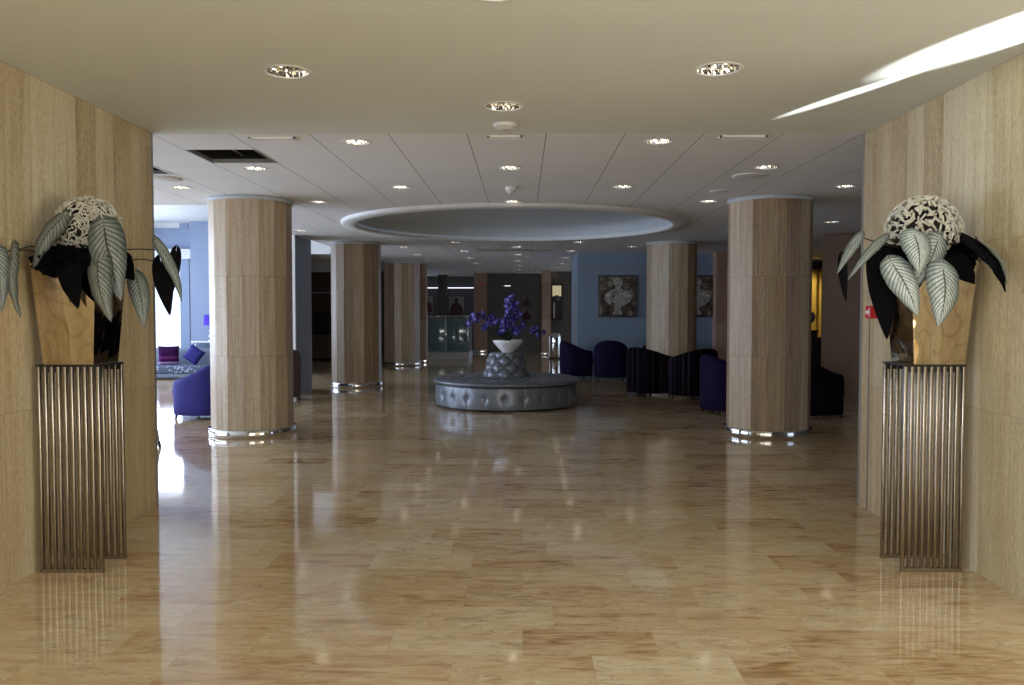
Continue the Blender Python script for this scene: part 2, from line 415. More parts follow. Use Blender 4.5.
for i in range(len(gx) - 1):
    for j in range(len(gy) - 1):
        x0, x1, y0, y1 = gx[i], gx[i+1], gy[j], gy[j+1]
        cx, cy = (x0 + x1) / 2, (y0 + y1) / 2
        if DX0 < cx < DX1 and DY0 < cy < DY1: continue
        if cx < -4.0245 and 10.5255 < cy < 19.5255: continue
        if cx < -7.6 and cy > 19.6: continue
        if any(abs(x0 - a) < .01 and abs(y0 - b_) < .01 for a, b_ in holes_missing): continue
        hole = next((l for l in lights if x0 < l[0] < x1 and y0 < l[1] < y1), None)
        cell(front if cy < 6.3255 else back, x0, x1, y0, y1, hole)
cell(back, DX0, DX1, DY0, DY1, (DC[0], DC[1], DR), n=96)
structure('ceiling', front, M['plaster']); structure('ceiling_tiled', back, M['tiles'])
mb = MB()  # higher ceiling over the lounge at the left, with its drop faces
RZ = 3.57
YL2 = 19.5255
mb.quad([(-9.6, 10.5255, RZ), (-9.6, YL2, RZ), (-4.0245, YL2, RZ), (-4.0245, 10.5255, RZ)])
mb.quad([(-9.6, 10.5255, H), (-9.6, 10.5255, RZ), (-4.0245, 10.5255, RZ), (-4.0245, 10.5255, H)])
mb.quad([(-4.0245, 10.5255, H), (-4.0245, 10.5255, RZ), (-4.0245, YL2, RZ), (-4.0245, YL2, H)])
mb.quad([(-9.6, YL2, H), (-9.6, YL2, RZ), (-4.0245, YL2, RZ), (-4.0245, YL2, H)])
structure('ceiling_lounge', mb, M['white'])
mb = MB()  # round recess, shallow dome
mb.lathe([(DR, H - .002), (DR, H + .14), (DR * .93, H + .2), (DR * .8, H + .27), (DR * .55, H + .34), (DR * .25, H + .375), (.01, H + .38)], (DC[0], DC[1], 0), 96)
structure('ceiling_recess', mb, M['recess'])
mb = MB(); mb.lathe([(DR, H + .02), (DR, H - .045), (DR + .02, H - .05), (DRO - .04, H - .05), (DRO - .01, H - .035), (DRO, H + .0)], (DC[0], DC[1], 0), 96)
structure('trim_1', mb, M['white'])
# plenum above the two missing tiles, with a hanging ceiling bar
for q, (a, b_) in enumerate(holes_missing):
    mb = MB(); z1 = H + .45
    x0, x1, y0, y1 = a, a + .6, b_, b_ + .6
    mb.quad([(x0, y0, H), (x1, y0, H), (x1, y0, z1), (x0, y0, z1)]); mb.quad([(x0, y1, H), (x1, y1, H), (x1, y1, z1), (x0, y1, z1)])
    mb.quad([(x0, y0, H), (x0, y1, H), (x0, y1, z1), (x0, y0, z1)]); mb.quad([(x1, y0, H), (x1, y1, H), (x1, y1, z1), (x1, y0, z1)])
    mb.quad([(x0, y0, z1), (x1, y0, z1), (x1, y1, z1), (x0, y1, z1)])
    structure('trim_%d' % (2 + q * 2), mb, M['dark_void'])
    mb = MB()
    for (p, r_, s_, t) in ((x0, x0 + .02, y0, y1), (x1 - .02, x1, y0, y1), (x0, x1, y1 - .02, y1)): mb.box(p, r_, s_, t, H - .004, H + .03)
    mb.tube([(x0 + .3, y0 + .0, H + .06), (x0 + .3, y1, H + .06)], .008)
    structure('trim_%d' % (3 + q * 2), mb, M['grey_trim'])

# walls
def wall(name, m, *boxes):
    mb = MB()
    for b in boxes: mb.box(*b, wall_uv=True)
    return structure(name, mb, m)
wall('wall_left', M['trav_wall'], (XL - .35, XL, 1.2, 6.25, 0, H))
wall('wall_right', M['trav_wall'], (XR, XR + .35, 3.95, 6.38, 0, H))
wall('trim_6', M['grey_trim'], (XL - .03, XL + .004, 6.25, 6.28, 0, H))
wall('trim_7', M['grey_trim'], (XR - .004, XR + .03, 6.38, 6.41, 0, H))
wall('wall_entrance', M['trav_wall'], (-9.6, 9.6, -4.3, -4.1, 0, H))
# foyer side facades behind the camera: unseen, added as openings for the fill lights
def facade(tag_, x, y0, y1, z0, z1, n, sgn):
    """glazed wall in a Y-running plane; frames plus panes"""
    mb = MB(); w = (y1 - y0) / n
    for k in range(n + 1): mb.box(x - .04, x + .04, y0 + k*w - .04, y0 + k*w + .04, z0, z1)
    mb.box(x - .04, x + .04, y0, y1, z0, z0 + .08); mb.box(x - .04, x + .04, y0, y1, z1 - .08, z1)
    fr = mb.build('window_%d' % tag_, M['white'], kind='structure')
    return fr
facade(1, -6.2, -4.1, 4.0, .0, H, 6, 1)
facade(2, 6.2, -4.1, 5.2, .0, H, 5, -1)
wall('wall_foyer_left', M['white'], (-6.2, XL - .35, 4.0, 4.15, 0, H))
wall('wall_foyer_right', M['white'], (XR + .35, 6.3, 5.2, 5.35, 0, H))
# outer shell of the lounge
mbw = MB()
segs = [(4.15, 5.0), (10.4, 11.0), (14.4, 15.0), (18.6, 19.8)]
for a, b_ in segs: mbw.box(-9.6, -9.4, a, b_, 0, RZ, wall_uv=True)
for a, b_ in ((5.0, 10.4), (11.0, 14.4), (15.0, 18.6)): mbw.box(-9.6, -9.4, a, b_, 0, .45, wall_uv=True); mbw.box(-9.6, -9.4, a, b_, 3.1, RZ, wall_uv=True)
structure('wall_lounge', mbw, M['lounge_wall'])
facade(7, -9.5, 5.0, 10.4, .45, 3.1, 5, 1); facade(3, -9.5, 11.0, 14.4, .45, 3.1, 4, 1); facade(4, -9.5, 15.0, 18.6, .45, 3.1, 4, 1)  # first frame is an unseen window added for the hall fill light
mbw = MB()   # rear wall of the lounge with two windows
for a, b_ in ((-8.10, -7.89), (-7.80, -5.15)): mbw.box(a, b_, 19.5, 19.7, 0, RZ, wall_uv=True)
mbw.box(-9.6, -9.0, 19.5, 19.7, 0, RZ, wall_uv=True)
for a, b_ in ((-9.0, -8.10), (-7.89, -7.80)): mbw.box(a, b_, 19.5, 19.7, 0, .35, wall_uv=True); mbw.box(a, b_, 19.5, 19.7, 2.75, H + .6, wall_uv=True)
structure('wall_lounge_back', mbw, M['lounge_wall'])
mb = MB()
for a, b_ in ((-9.0, -8.10), (-7.89, -7.80)):
    mb.box(a, a + .03, 19.54, 19.6, .35, 2.75); mb.box(b_ - .03, b_, 19.54, 19.6, .35, 2.75); mb.box(a, b_, 19.54, 19.6, .35, .4); mb.box(a, b_, 19.54, 19.6, 2.7, 2.75)
mb.build('window_5', M['white'], kind='structure')
wall('wall_pilaster', M['lounge_wall'], (-7.70, -6.9, 19.12, 19.5, 0, RZ))
wall('trim_8', M['white'], (-9.4, -7.72, 19.35, 19.58, 2.72, 2.95))
wall('wall_behind_left', M['white'], (-9.6, -6.2, 4.0, 4.15, 0, H))
# partition right of the first column
mb = MB(); mb.box(-4.7, -4.03, 14.64, 15.75, 0, H, wall_uv=True); structure('wall_partition', mb, M['lounge_wall'])
wall('window_6', M['dark_glass'], (-4.66, -4.11, 14.6, 14.64, .1, H - .06))
wall('trim_9', M['white'], (-4.07, -4.02, 14.58, 14.64, 0, H))
# far left: bulkhead and dark wood wall
wall('trim_10', M['white'], (-7.5, -4.0, 22.9, 23.1, 2.58, H))
wall('wall_far_left', M['brown_wood'], (-7.5, -4.1, 28.0, 28.2, 0, H))
wall('trim_11', M['white'], (-7.4, -5.0, 27.9, 28.0, 2.1, 2.13))
# far centre
wall('wall_left_outer', M['far_wall'], (-7.7, -7.5, 19.7, YB, 0, H))
wall('wall_back', M['far_wall'], (-4.2, 2.3, YB, YB + .2, 0, H))
wall('wall_back_dark', M['dark_wood'], (-1.35, .75, 29.85, 30.05, 0, H))
wall('wall_blue', M['blue_wall'], (1.27, 4.6, 19.3, 19.5, 0, H))
wall('wall_blue_return', M['blue_wall'], (1.27, 1.41, 19.5, 21.6, 0, H))
mb = MB(); mb.box(1.252, 1.27, 19.62, 19.72, .3, 2.15); mb.box(1.252, 1.27, 20.1, 20.16, .3, 2.2); structure('trim_12', mb, M['grey_trim'])
wall('trim_13', M['grey_trim'], (1.27, 4.5, 19.27, 19.3, 2.47, 2.50))
M['niche'] = plain('dull_stone', S(88, 82, 74), .5, noise=.15)
wall('wall_niche', M['niche'], (.75, 2.3, 28.4, 28.6, 0, H))
wall('wall_pink', M['trav_far'], (4.40, 5.3, 18.9, 19.3, 0, H))
# right side
mb = MB()
Mx = Matrix.Translation((5.19, 14.45, 0)) @ Matrix.Rotation(math.radians(-24), 4, 'Z')
mb.box(0, 3.4, 0, .12, 0, H - .02, M4=Mx, wall_uv=True); structure('wall_panel_right', mb, M['brown_wood'])
wall('wall_right_far', M['dark_wood'], (5.2, 9.4, 22.6, 22.8, 0, H))
wall('wall_right_outer', M['far_wall'], (9.2, 9.4, 5.2, 22.6, 0, H))

# ------------------------------------------------------------------ columns
def column(cx, cy, label, rot=.1):
    t = empty('column', (cx, cy, 0), 0, label, 'column', None)
    mb = MB(); n = 16; R = .49; seed = rnd.randint(0, 50)
    for k in range(n):
        a0, a1 = rot + 2*PI*k/n, rot + 2*PI*(k+1)/n
        p = [(R*math.cos(a0), R*math.sin(a0)), (R*math.cos(a1), R*math.sin(a1))]
        u0 = seed + k
        mb.quad([(*p[0], .02), (*p[1], .02), (*p[1], H), (*p[0], H)], 0, [(u0 + .02, .02), (u0 + .98, .02), (u0 + .98, H), (u0 + .02, H)])
        # small shadow gap between slabs
    mb.face([4*k for k in range(n)][::-1]); 
    mb.build('shaft', M['trav_col'], t)
    mb = MB(); mb.lathe([(R - .01, 0), (R + .022, 0), (R + .026, .004), (R + .026, .094), (R + .02, .1), (R - .01, .1)], n=64)
    mb.build('base_band', M['chrome'], t)
    mb = MB(); mb.lathe([(R - .01, H - .045), (R + .012, H - .045), (R + .012, H - .002), (R - .01, H - .002)], n=48); mb.build('capital_ring', M['recess'], t)
    return t
# travertine column u is one slab per facet -> slab width 1 in UV; scale veins
column(-3.31, 10.07, 'travertine clad column nearest the left wall with polished steel base band')
column(-3.307, 16.4, 'second column of the left row, in the middle distance beside the bench side')
column(-3.33, 22.8, 'farthest column of the left row, next to the glass balustrade')
column(2.99, 10.11, 'travertine clad column nearest the right wall with polished steel base band')
column(2.935, 16.4, 'right hand column standing behind the dark tub armchairs')
t = empty('pilaster', (-2.83, 23.9, 0), 0, 'narrow square stone pilaster just behind the farthest left column', 'pillar')
MB().box(-.22, .05, -.2, .2, .1, H, wall_uv=True).build('shaft', M['trav_far'], t); MB().rbox(-.235, .065, -.215, .215, 0, .1, .008).build('base_band', M['chrome'], t)
t = empty('pilaster', (-1.50, 29.65, 0), 0, 'pale stone pillar left of the dark wood wall behind the flowers', 'pillar')
MB().box(-.25, .22, -.2, .2, .1, H, wall_uv=True).build('shaft', M['trav_far'], t); MB().rbox(-.265, .235, -.215, .215, 0, .1, .008).build('base_band', M['chrome'], t)
MB().box(-.05, .12, -.22, -.2, 2.38, 2.47).build('sign', M['red'], t, 'small red sign high on the pillar')
t = empty('pilaster', (.79, 28.0, 0), 0, 'pale stone pillar between the dark wood wall and the lit niche', 'pillar')
MB().box(-.15, .15, -.2, .2, .1, H, wall_uv=True).build('shaft', M['trav_far'], t); MB().rbox(-.165, .165, -.215, .215, 0, .1, .008).build('base_band', M['chrome'], t)

# ------------------------------------------------------------------ ceiling fittings
def downlight(x, y, r):
    t = empty('ceiling_downlight', (x, y, H))
    MB().lathe([(r, .004), (r + .002, -.006), (r + .018, -.004), (r + .02, .0)], n=40).build('trim_ring', M['white'], t)
    m2 = MB(); pr = [(r, .002), (r * .97, .03), (r * .84, .09), (r * .62, .13), (.01, .14)]
    n = 36; b = 0
    for (rr, z) in pr:
        for k in range(n):
            a = 2*PI*k/n; q = rr * (1 + (.03 if k % 2 else -.03)); m2.v.append(Vector((min(q, r) * math.cos(a), min(q, r) * math.sin(a), z)))
    for i in range(len(pr) - 1):
        for k in range(n):
            k2 = (k+1) % n; m2.face((i*n + k, i*n + k2, (i+1)*n + k2, (i+1)*n + k))
    m2.build('reflector', M['chrome'], t)
    for sx in (-1, 1):
        MB().tube([(sx * r * .3, 0, .12), (sx * r * .3, 0, .035 if r > .11 else .004)], r * .10, 8).build('lamp_tube', M['tube'], t)
    return t
protoA = protoB = None
for (x, y, r) in lights:
    if r > .11:
        if protoA is None: protoA = d = downlight(x, y, r)
        else: d = copy_tree(protoA)
    else:
        if protoB is None: protoB = d = downlight(x, y, r)
        else: d = copy_tree(protoB)
    d.location = (x, y, H)
    g = None
    xi = round(x)
    if y < 3.8: lab = 'round downlight cut off by the top edge of the photo'
    elif y < 4.9: lab = 'large chrome downlight in the plain plaster ceiling, %s one of the nearest pair' % ('left' if x < 0 else 'right')
    elif y < 6.4: lab = 'centre chrome downlight in the plaster ceiling, just before the smoke detector'
    elif y < 6.9 and abs(x) < 2: lab = '%s downlight in the first row of ceiling tiles' % ('left' if x < 0 else 'right')
    elif y < 8.1 and abs(x) < 3: lab = {-3: 'downlight beside the missing ceiling tile left of centre', 0: 'centre downlight in the tiles behind the small slot grille', 2: 'downlight before the right column beside the round ceiling speaker'}[xi]
    elif y < 9.3 and abs(x) < 2: lab = '%s downlight in the tiles just before the round ceiling recess' % ('left' if x < 0 else 'right')
    elif 7.5 < y < 9.3 and abs(x) < 4: lab = '%s downlight at the outer side of the near column' % ('left' if x < 0 else 'right')
    elif y < 7.5 and abs(x) < 4: lab = 'downlight behind the top end of the %s wall' % ('left' if x < 0 else 'right')
    elif y < 10.5 and abs(x) < 3: lab = {-3: 'downlight just right of the near left column top', 0: 'downlight touching the near edge of the round ceiling recess', 2: 'downlight just left of the near right column top'}[xi]
    else:
        lab = 'small recessed downlight in the dim tiled ceiling beyond the near columns'; g = 'small downlights in the far ceiling'
    tagp(d, lab, 'ceiling light', g)

def slot(x, y, label, w=.36):
    t = empty('slot_diffuser', (x, y, H), 0, label, 'vent')
    mb = MB(); mb.box(-w/2, w/2, -.05, -.035, -.014, 0); mb.box(-w/2, w/2, .035, .05, -.014, 0); mb.box(-w/2, -w/2 + .015, -.05, .05, -.014, 0); mb.box(w/2 - .015, w/2, -.05, .05, -.014, 0)
    mb.build('frame', M['tiles'], t)
    MB().box(-w/2 + .015, w/2 - .015, -.008, .008, -.012, -.004).build('blade', M['tiles'], t)
    MB().box(-w/2 + .015, w/2 - .015, -.035, .035, -.004, -.001).build('backing', M['brown_fabric'], t)
slot(-1.94, 6.47, 'slot air grille in the ceiling left of centre, above the missing tile')
slot(-.14, 6.44, 'small slot air grille in the ceiling centre behind the smoke detector', .27)
slot(1.69, 6.46, 'slot air grille in the ceiling right of centre, under the light streak')
def disc(x, y, r, h, label, name, cat):
    t = empty(name, (x, y, H), 0, label, cat)
    MB().lathe([(r, 0), (r, -h * .4), (r * .8, -h * .75), (r * .75, -h * .7)], n=28).build('housing', M['white'], t)
    MB().lathe([(r * .75, -h * .7), (r * .6, -h), (.005, -h)], n=28).build('cover', M['white'], t)
disc(-.13, 6.01, .085, .04, 'white round smoke detector on the plaster ceiling at centre', 'smoke_detector', 'smoke detector')
disc(-.13, 9.04, .06, .07, 'small white smoke detector between two centre downlights', 'smoke_detector', 'smoke detector')
disc(2.25, 8.3, .17, .015, 'round ceiling speaker before the near right column', 'ceiling_speaker', 'speaker')
disc(2.2, 9.35, .1, .015, 'small round ceiling cover just before the right column', 'ceiling_cover', 'ceiling cover')
disc(-3.67, 8.40, .2, .02, 'round ceiling speaker by the left wall edge behind a missing tile', 'ceiling_speaker', 'speaker')
t = empty('linear_diffuser', (-.145, 18.0, H), 0, 'long slot air diffuser in the dim ceiling beyond the round recess', 'vent')
MB().box(-.85, .85, -.12, .12, -.03, -.002).build('frame', M['grey_trim'], t); MB().box(-.8, .8, -.02, .02, -.034, -.03).build('blade', M['black'], t)

# ------------------------------------------------------------------ pedestals, vases, plants
def pedestal(x0, x1, y0, y1, label):
    t = empty('slatted_pedestal', ((x0 + x1) / 2, (y0 + y1) / 2, 0), 0, label, 'pedestal')
    hw, hd = (x1 - x0) / 2, (y1 - y0) / 2
    for s_ in (-1, 1):
        y = s_ * (hd - .012)
        mb = MB(); mb.box(-hw, hw, y - .012, y + .012, 0, .022); p = mb.build('bottom_rail', M['brushed'], t)
        MB().box(-hw + .004, hw - .004, y - .006, y + .006, 1.15, 1.185).build('top_rail', M['black'], p)
        for k in range(10):
            x = -hw + .0105 + k * (2 * hw - .021) / 9
            MB().rbox(x - .0095, x + .0095, y - .012, y + .012, .02, 1.185, .004, seg=2).build('slat', M['brushed'], p)
    mb = MB(); mb.box(-hw, hw, -hd, hd, 1.185, 1.195)
    mb.build('top_plate', M['black'], t)
    mb = MB(); mb.box(-hw + .03, hw - .03, -hd + .024, hd - .024, 0.0, .004)
    return t
def vase(cx, cy, b, tp, label):
    t = empty('square_vase', (cx, cy, 1.195), 0, label, 'vase')
    mb = MB(); h = .59
    def ring(r, z): return [(-r, -r, z), (r, -r, z), (r, r, z), (-r, r, z)]
    lv = [ring(b, 0), ring(tp, h), ring(tp - .012, h), ring(tp - .03, h - .1)]
    for i in range(3):
        for k in range(4):
            k2 = (k + 1) % 4; mb.quad([lv[i][k], lv[i][k2], lv[i+1][k2], lv[i+1][k]])
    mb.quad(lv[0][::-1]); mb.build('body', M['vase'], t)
    MB().box(-tp + .035, tp - .035, -tp + .035, tp - .035, h - .12, h - .07).build('filling', M['black'], t)
    return t
def leaf_mesh(base, tip, width, toward=(0, -1, 0), droop=.12, fold=.25, nu=10, nv=16, lobe=.16, thick=.003):
    base, tip = Vector(base), Vector(tip); L = (tip - base).length; d = (tip - base) / L
    tw = Vector(toward); side = d.cross(tw).normalized(); nrm = side.cross(d).normalized()
    if nrm.dot(tw) < 0: nrm = -nrm
    mb = MB()
    def fn(a, v, off=0.0):
        u = a * 2 - 1
        w = width / 2 * (math.sin(PI * min(1, v ** .62 * 1.0)) ** .75 * (1 - .25 * v) * 1.12 + .02 * (1 - v))
        if v < .3: w = max(w, width / 2 * (.25 + 2.2 * v) * (1 if v > 0 else .2))
        along = v * L - lobe * L * (abs(u) ** 1.5) * max(0, 1 - v * 2.2) 
        bend = droop * L * math.sin(PI * v)
        wav = .02 * width * math.sin(v * 21 + u * 2) * abs(u)
        return base + d * along + side * (u * w) + nrm * (bend - fold * abs(u) ** 1.3 * w + wav + off)
    mb.grid(lambda a, v: fn(a, v), nu, nv)
    mb.grid(lambda a, v: fn(1 - a, v, -thick), nu, nv)
    return mb
def foliage(label, loc, leaves, stems, collar, seed):
    t = empty('artificial_foliage', loc, 0, label, 'plant')
    o = Vector(loc); r = random.Random(seed)
    for (b, tp, w, mat, tw, dr, fo) in leaves:
        mb = leaf_mesh(b, tp, w, tw, dr, fo)
        mb.v = [v - o for v in mb.v]; mb.build('leaf', M[mat], t, {'leaf_dark': 'black velvety leaf'}.get(mat))
    for pts in stems:
        mb = MB(); mb.tube([Vector(p) - o for p in pts], .004, 6); mb.build('stem', M['stem'], t)
    mb = MB()
    for c, rad, cnt in collar:
        c = Vector(c) - o
        for k in range(cnt):
            a = Vector((r.gauss(0, 1), r.gauss(0, 1), r.gauss(0, .7))).normalized()
            p = c + Vector((a.x * rad[0], a.y * rad[1], a.z * rad[2])) * r.uniform(.1, .7)
            q = c + Vector((a.x * rad[0], a.y * rad[1], a.z * rad[2])) * r.uniform(.85, 1.08)
            lm = leaf_mesh(p, q, r.uniform(.05, .09), (r.uniform(-.6, .6), -1, r.uniform(-.2, .8)), r.uniform(-.1, .2), .3, 4, 5)
            b0 = len(mb.v); mb.v += lm.v
            for f in lm.f: mb.face([b0 + i for i in f], 0, None, True)
    mb.build('ruffled_collar', M['leaf_dark'], t, 'ruffled mass of black feathery leaves', 'stuff')
    return t
def twig_ball(c, r, label, seed, TW=(0, 1250, 1, 1)):
    t = empty('twig_ball', c, 0, label, 'decorative ball'); rr = random.Random(seed)
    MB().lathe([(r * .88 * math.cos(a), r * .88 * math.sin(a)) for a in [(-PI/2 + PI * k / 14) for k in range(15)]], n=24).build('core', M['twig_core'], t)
    mb = MB()
    for k in range(TW[1]):
        z = rr.uniform(-1, 1); a = rr.uniform(0, 2*PI); s_ = math.sqrt(1 - z*z)
        n = Vector((s_*math.cos(a), s_*math.sin(a), z)); q = Vector((rr.gauss(0,1), rr.gauss(0,1), rr.gauss(0,1))); tg = (q - n * q.dot(n)).normalized()
        p = n * r * rr.uniform(.9, 1.0); l = rr.uniform(.014, .03) * TW[2]
        mb.tube([p - tg * l + n * rr.uniform(-.006, .008), p + tg * l + n * rr.uniform(-.006, .008)], rr.uniform(.0034, .0048) * TW[3], 5)
    mb.build('twig_shell', M['twig'], t, 'shell of short bleached twigs')
pedestal(-2.764, -2.403, 4.65, 4.945, 'slatted metal pedestal against the left wall')
pedestal(2.174, 2.525, 4.733, 5.02, 'slatted metal pedestal against the right wall')
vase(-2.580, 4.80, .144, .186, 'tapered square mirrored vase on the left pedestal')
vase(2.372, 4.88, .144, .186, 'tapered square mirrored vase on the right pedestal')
twig_ball(tuple(at(88, 229, 4.829)), .185, 'ball of bleached twigs on top of the left plant', 3)
twig_ball(tuple(at(923, 231, 4.829)), .20, 'ball of pale twigs on top of the right plant', 5, (0, 820, .95, 1.6))
T = (0, -1, .15)
Lv = [  # base, tip, width, material, facing, droop, fold
    (at(64, 216, 4.66), at(33, 268, 4.54), .15, 'leaf', (-.3, -1, .5), .1, .2),
    (at(104, 226, 4.62), at(121, 301, 4.52), .19, 'leaf', (.2, -1, .1), .10, .2),
    (at(98, 254, 4.56), at(111, 322, 4.44), .16, 'leaf', (-.3, -1, .2), .10, .3),
    (at(66, 258, 4.56), at(78, 309, 4.52), .13, 'leaf_dark', T, .06, .2),
    (at(14, 250, 4.36), at(20, 318, 4.30), .11, 'leaf', (-.7, -1, .3), .10, .3),
    (at(-2, 252, 4.34), at(2, 312, 4.30), .10, 'leaf', (.6, -1, .1), .10, .3),
    (at(136, 276, 4.72), at(144, 328, 4.62), .11, 'leaf', (.8, -1, .2), .10, .2),
    (at(161, 262, 4.50), at(170, 316, 4.42), .10, 'leaf_dark', (.3, -1, .2), .10, .2),
    (at(158, 244, 4.44), at(182, 302, 4.50), .07, 'leaf', (.9, -.6, .5), .12, .3),
    (at(176, 252, 4.52), at(170, 300, 4.46), .06, 'leaf_dark', (.5, -1, .2), .10, .3),
    (at(118, 258, 4.70), at(134, 280, 4.62), .13, 'leaf_dark', T, .1, .2),
]
foliage('left hand artificial foliage of grey veined and black leaves spilling from the mirrored vase', tuple(at(66, 262, 4.9)), Lv,
        [[at(60, 250, 4.8), at(30, 246, 4.6), at(14, 251, 4.36)], [at(110, 250, 4.75), at(140, 249, 4.6), at(160, 250, 4.46)], [at(110, 262, 4.75), at(140, 259, 4.62), at(160, 262, 4.5)],
         [at(60, 255, 4.75), at(25, 250, 4.5), at(-2, 252, 4.34)], [at(105, 262, 4.75), at(125, 266, 4.75), at(136, 277, 4.72)]],
        [(at(64, 261, 4.62), (.19, .10, .095), 240), (at(104, 264, 4.64), (.15, .10, .09), 130)], 11)
Rv = [
    (at(914, 234, 4.56), at(919, 274, 4.46), .16, 'leaf_pale', (0, -1, .2), .12, .2),
    (at(938, 240, 4.62), at(906, 292, 4.54), .15, 'leaf_pale', (.3, -1, .2), .12, .25),
    (at(892, 263, 4.54), at(918, 316, 4.46), .15, 'leaf_pale', (-.2, -1, .3), .12, .25),
    (at(943, 268, 4.52), at(938, 327, 4.44), .18, 'leaf_pale', (.1, -1, .2), .12, .25),
    (at(968, 240, 4.52), at(1006, 292, 4.38), .13, 'leaf_dark', (.5, -1, .6), .16, .3),
    (at(980, 242, 4.50), at(1007, 284, 4.36), .08, 'leaf', (.9, -.8, .5), .16, .4),
    (at(880, 252, 4.62), at(887, 340, 4.58), .15, 'leaf_dark', (-.4, -1, .2), .10, .3),
    (at(860, 236, 4.40), at(837, 274, 4.34), .055, 'leaf', (-.5, -1, .4), .12, .3),
    (at(884, 239, 4.52), at(846, 282, 4.36), .05, 'leaf', (-.2, -1, .6), .14, .3),
    (at(842, 258, 4.36), at(846, 302, 4.36), .045, 'leaf_dark', (-.6, -1, .2), .1, .3),
    (at(950, 258, 4.66), at(975, 284, 4.58), .14, 'leaf_dark', T, .1, .2),
]
foliage('right hand artificial foliage of silver veined and black leaves spilling from the mirrored vase', tuple(at(925, 262, 4.9)), Rv,
        [[at(905, 250, 4.75), at(880, 243, 4.55), at(860, 237, 4.40)], [at(905, 256, 4.75), at(880, 250, 4.62), at(862, 256, 4.5), at(843, 259, 4.37)], [at(915, 250, 4.75), at(900, 240, 4.6), at(884, 239, 4.52)]],
        [(at(890, 258, 4.74), (.10, .09, .09), 110), (at(957, 257, 4.74), (.12, .09, .115), 240)], 12)

# red call point on the right wall
t = empty('fire_call_point', (XR - .0, 6.14, 1.49), 0, 'red fire alarm call point on the right wall beside the vase', 'fire alarm')
MB().rbox(-.058, -.001, -.045, .045, -.047, .047, .005).build('housing', M['red'], t)
mb = MB(); mb.box(-.06, -.058, -.02, .03, -.012, .012); mb.box(-.06, -.058, -.03, -.024, -.03, .03)
mb.build('marking', M['white_mark'], t, 'white marking')
mb = MB(); mb.box(XR - .006, XR + 0, 6.23, 6.242, .0, 1.44); mb.build('cable_cover', M['grey_trim'])
tagp(bpy.data.objects['cable_cover'], 'thin vertical cable cover on the right wall below the red call point', 'cable cover')

# ------------------------------------------------------------------ round bench
BC = (-.27, 13.28)
t = empty('round_bench', (*BC, 0), 0, 'large round silver tufted bench in the middle of the hall', 'bench')
R0 = 1.13
def tuft(a, b): return (abs(math.sin(PI * (a + b))) * abs(math.sin(PI * (a - b)))) ** .35
def side(u, v):
    a = 2 * PI * u; k = 24; s_ = abs(math.sin(a * k / 2)) ** .3
    r = R0 - .012 + .014 * math.sin(PI * v) ** .5 * s_
    dimp = math.exp(-(((u * k + .5) % 1 - .5 if False else ((u * k) % 1 if (u * k) % 1 < .5 else (u * k) % 1 - 1)) / .16) ** 2 - ((v - .5) / .12) ** 2)
    r -= .024 * dimp
    return (r * math.cos(a), r * math.sin(a), .03 + v * .32)
mb = MB(); mb.grid(side, 432, 12, uv=False); mb.build('base_drum', M['leather'], t)
mb = MB(); mb.lathe([(R0 - .09, 0), (R0 - .06, .0), (R0 - .06, .035), (0.01, .035)], n=64); mb.build('plinth', M['black'], t)
def top(u, v):
    a = 2 * PI * u
    if v < .25:
        q = v / .25; ang = -PI / 2 + PI * q * .98
        r = R0 - .01 + .05 * math.cos(ang); z = .398 + .034 * math.sin(ang)
    else:
        q = (v - .25) / .75; r = R0 - .01 - q * (R0 - .3); z = .432
    if v > .2:
        q = max(0, (v - .2) / .8); z += .03 * tuft(u * 22, q * 3.0) * min(1, (v - .2) * 8) - .005
    else: r += 0
    return (r * math.cos(a), r * math.sin(a), z)
mb = MB(); mb.grid(top, 352, 44, uv=False); mb.build('seat_cushion', M['leather'], t)
mb = MB(); mb.tube([((R0 + .012) * math.cos(2*PI*k/96), (R0 + .012) * math.sin(2*PI*k/96), .362) for k in range(97)], .012, 8, cap=False); mb.build('piping', M['black'], t)
bt = None
for k in range(24):
    a = 2 * PI * k / 24
    if bt is None:
        m2 = MB(); m2.lathe([(.014 * math.cos(q), .014 * math.sin(q)) for q in [-PI/2 + PI*i/6 for i in range(7)]], n=10); bt = m2.build('button', M['leather'], t); o = bt
    else: o = bt.copy(); COL.objects.link(o)
    o.location = ((R0 - .03) * math.cos(a), (R0 - .03) * math.sin(a), .19)
def cone(u, v):
    a = 2 * PI * u; r = .375 + (.265 - .375) * v; r += .05 * tuft(u * 8, v * 2.0) - .03
    z = .40 + v * .42
    return (r * math.cos(a), r * math.sin(a), z)
mb = MB(); mb.grid(cone, 240, 40, uv=False); mb.lathe([(.25, .82), (.24, .83), (.01, .831)], n=48)
mb.build('back_cone', M['leather'], t)
for i in range(16):
    for j in range(1, 4):
        if (i + j) % 2: continue
        u = i / 16; v = j / 4; a = 2*PI*u; r = .375 - .11 * v - .02
        o = bt.copy(); COL.objects.link(o); o.location = (r*math.cos(a), r*math.sin(a), .40 + v * .42)
t = empty('planter_bowl', (BC[0] + .03, BC[1], .831), 0, 'white conical porcelain bowl on top of the round bench', 'bowl')
MB().lathe([(.01, 0), (.09, 0), (.095, .01), (.125, .04), (.18, .095), (.235, .165), (.25, .2), (.243, .202), (.17, .11), (.01, .07)], n=48).build('body', M['porcelain'], t)
MB().lathe([(.215, .165), (.12, .185), (.01, .19)], n=24).build('soil', M['black'], t)
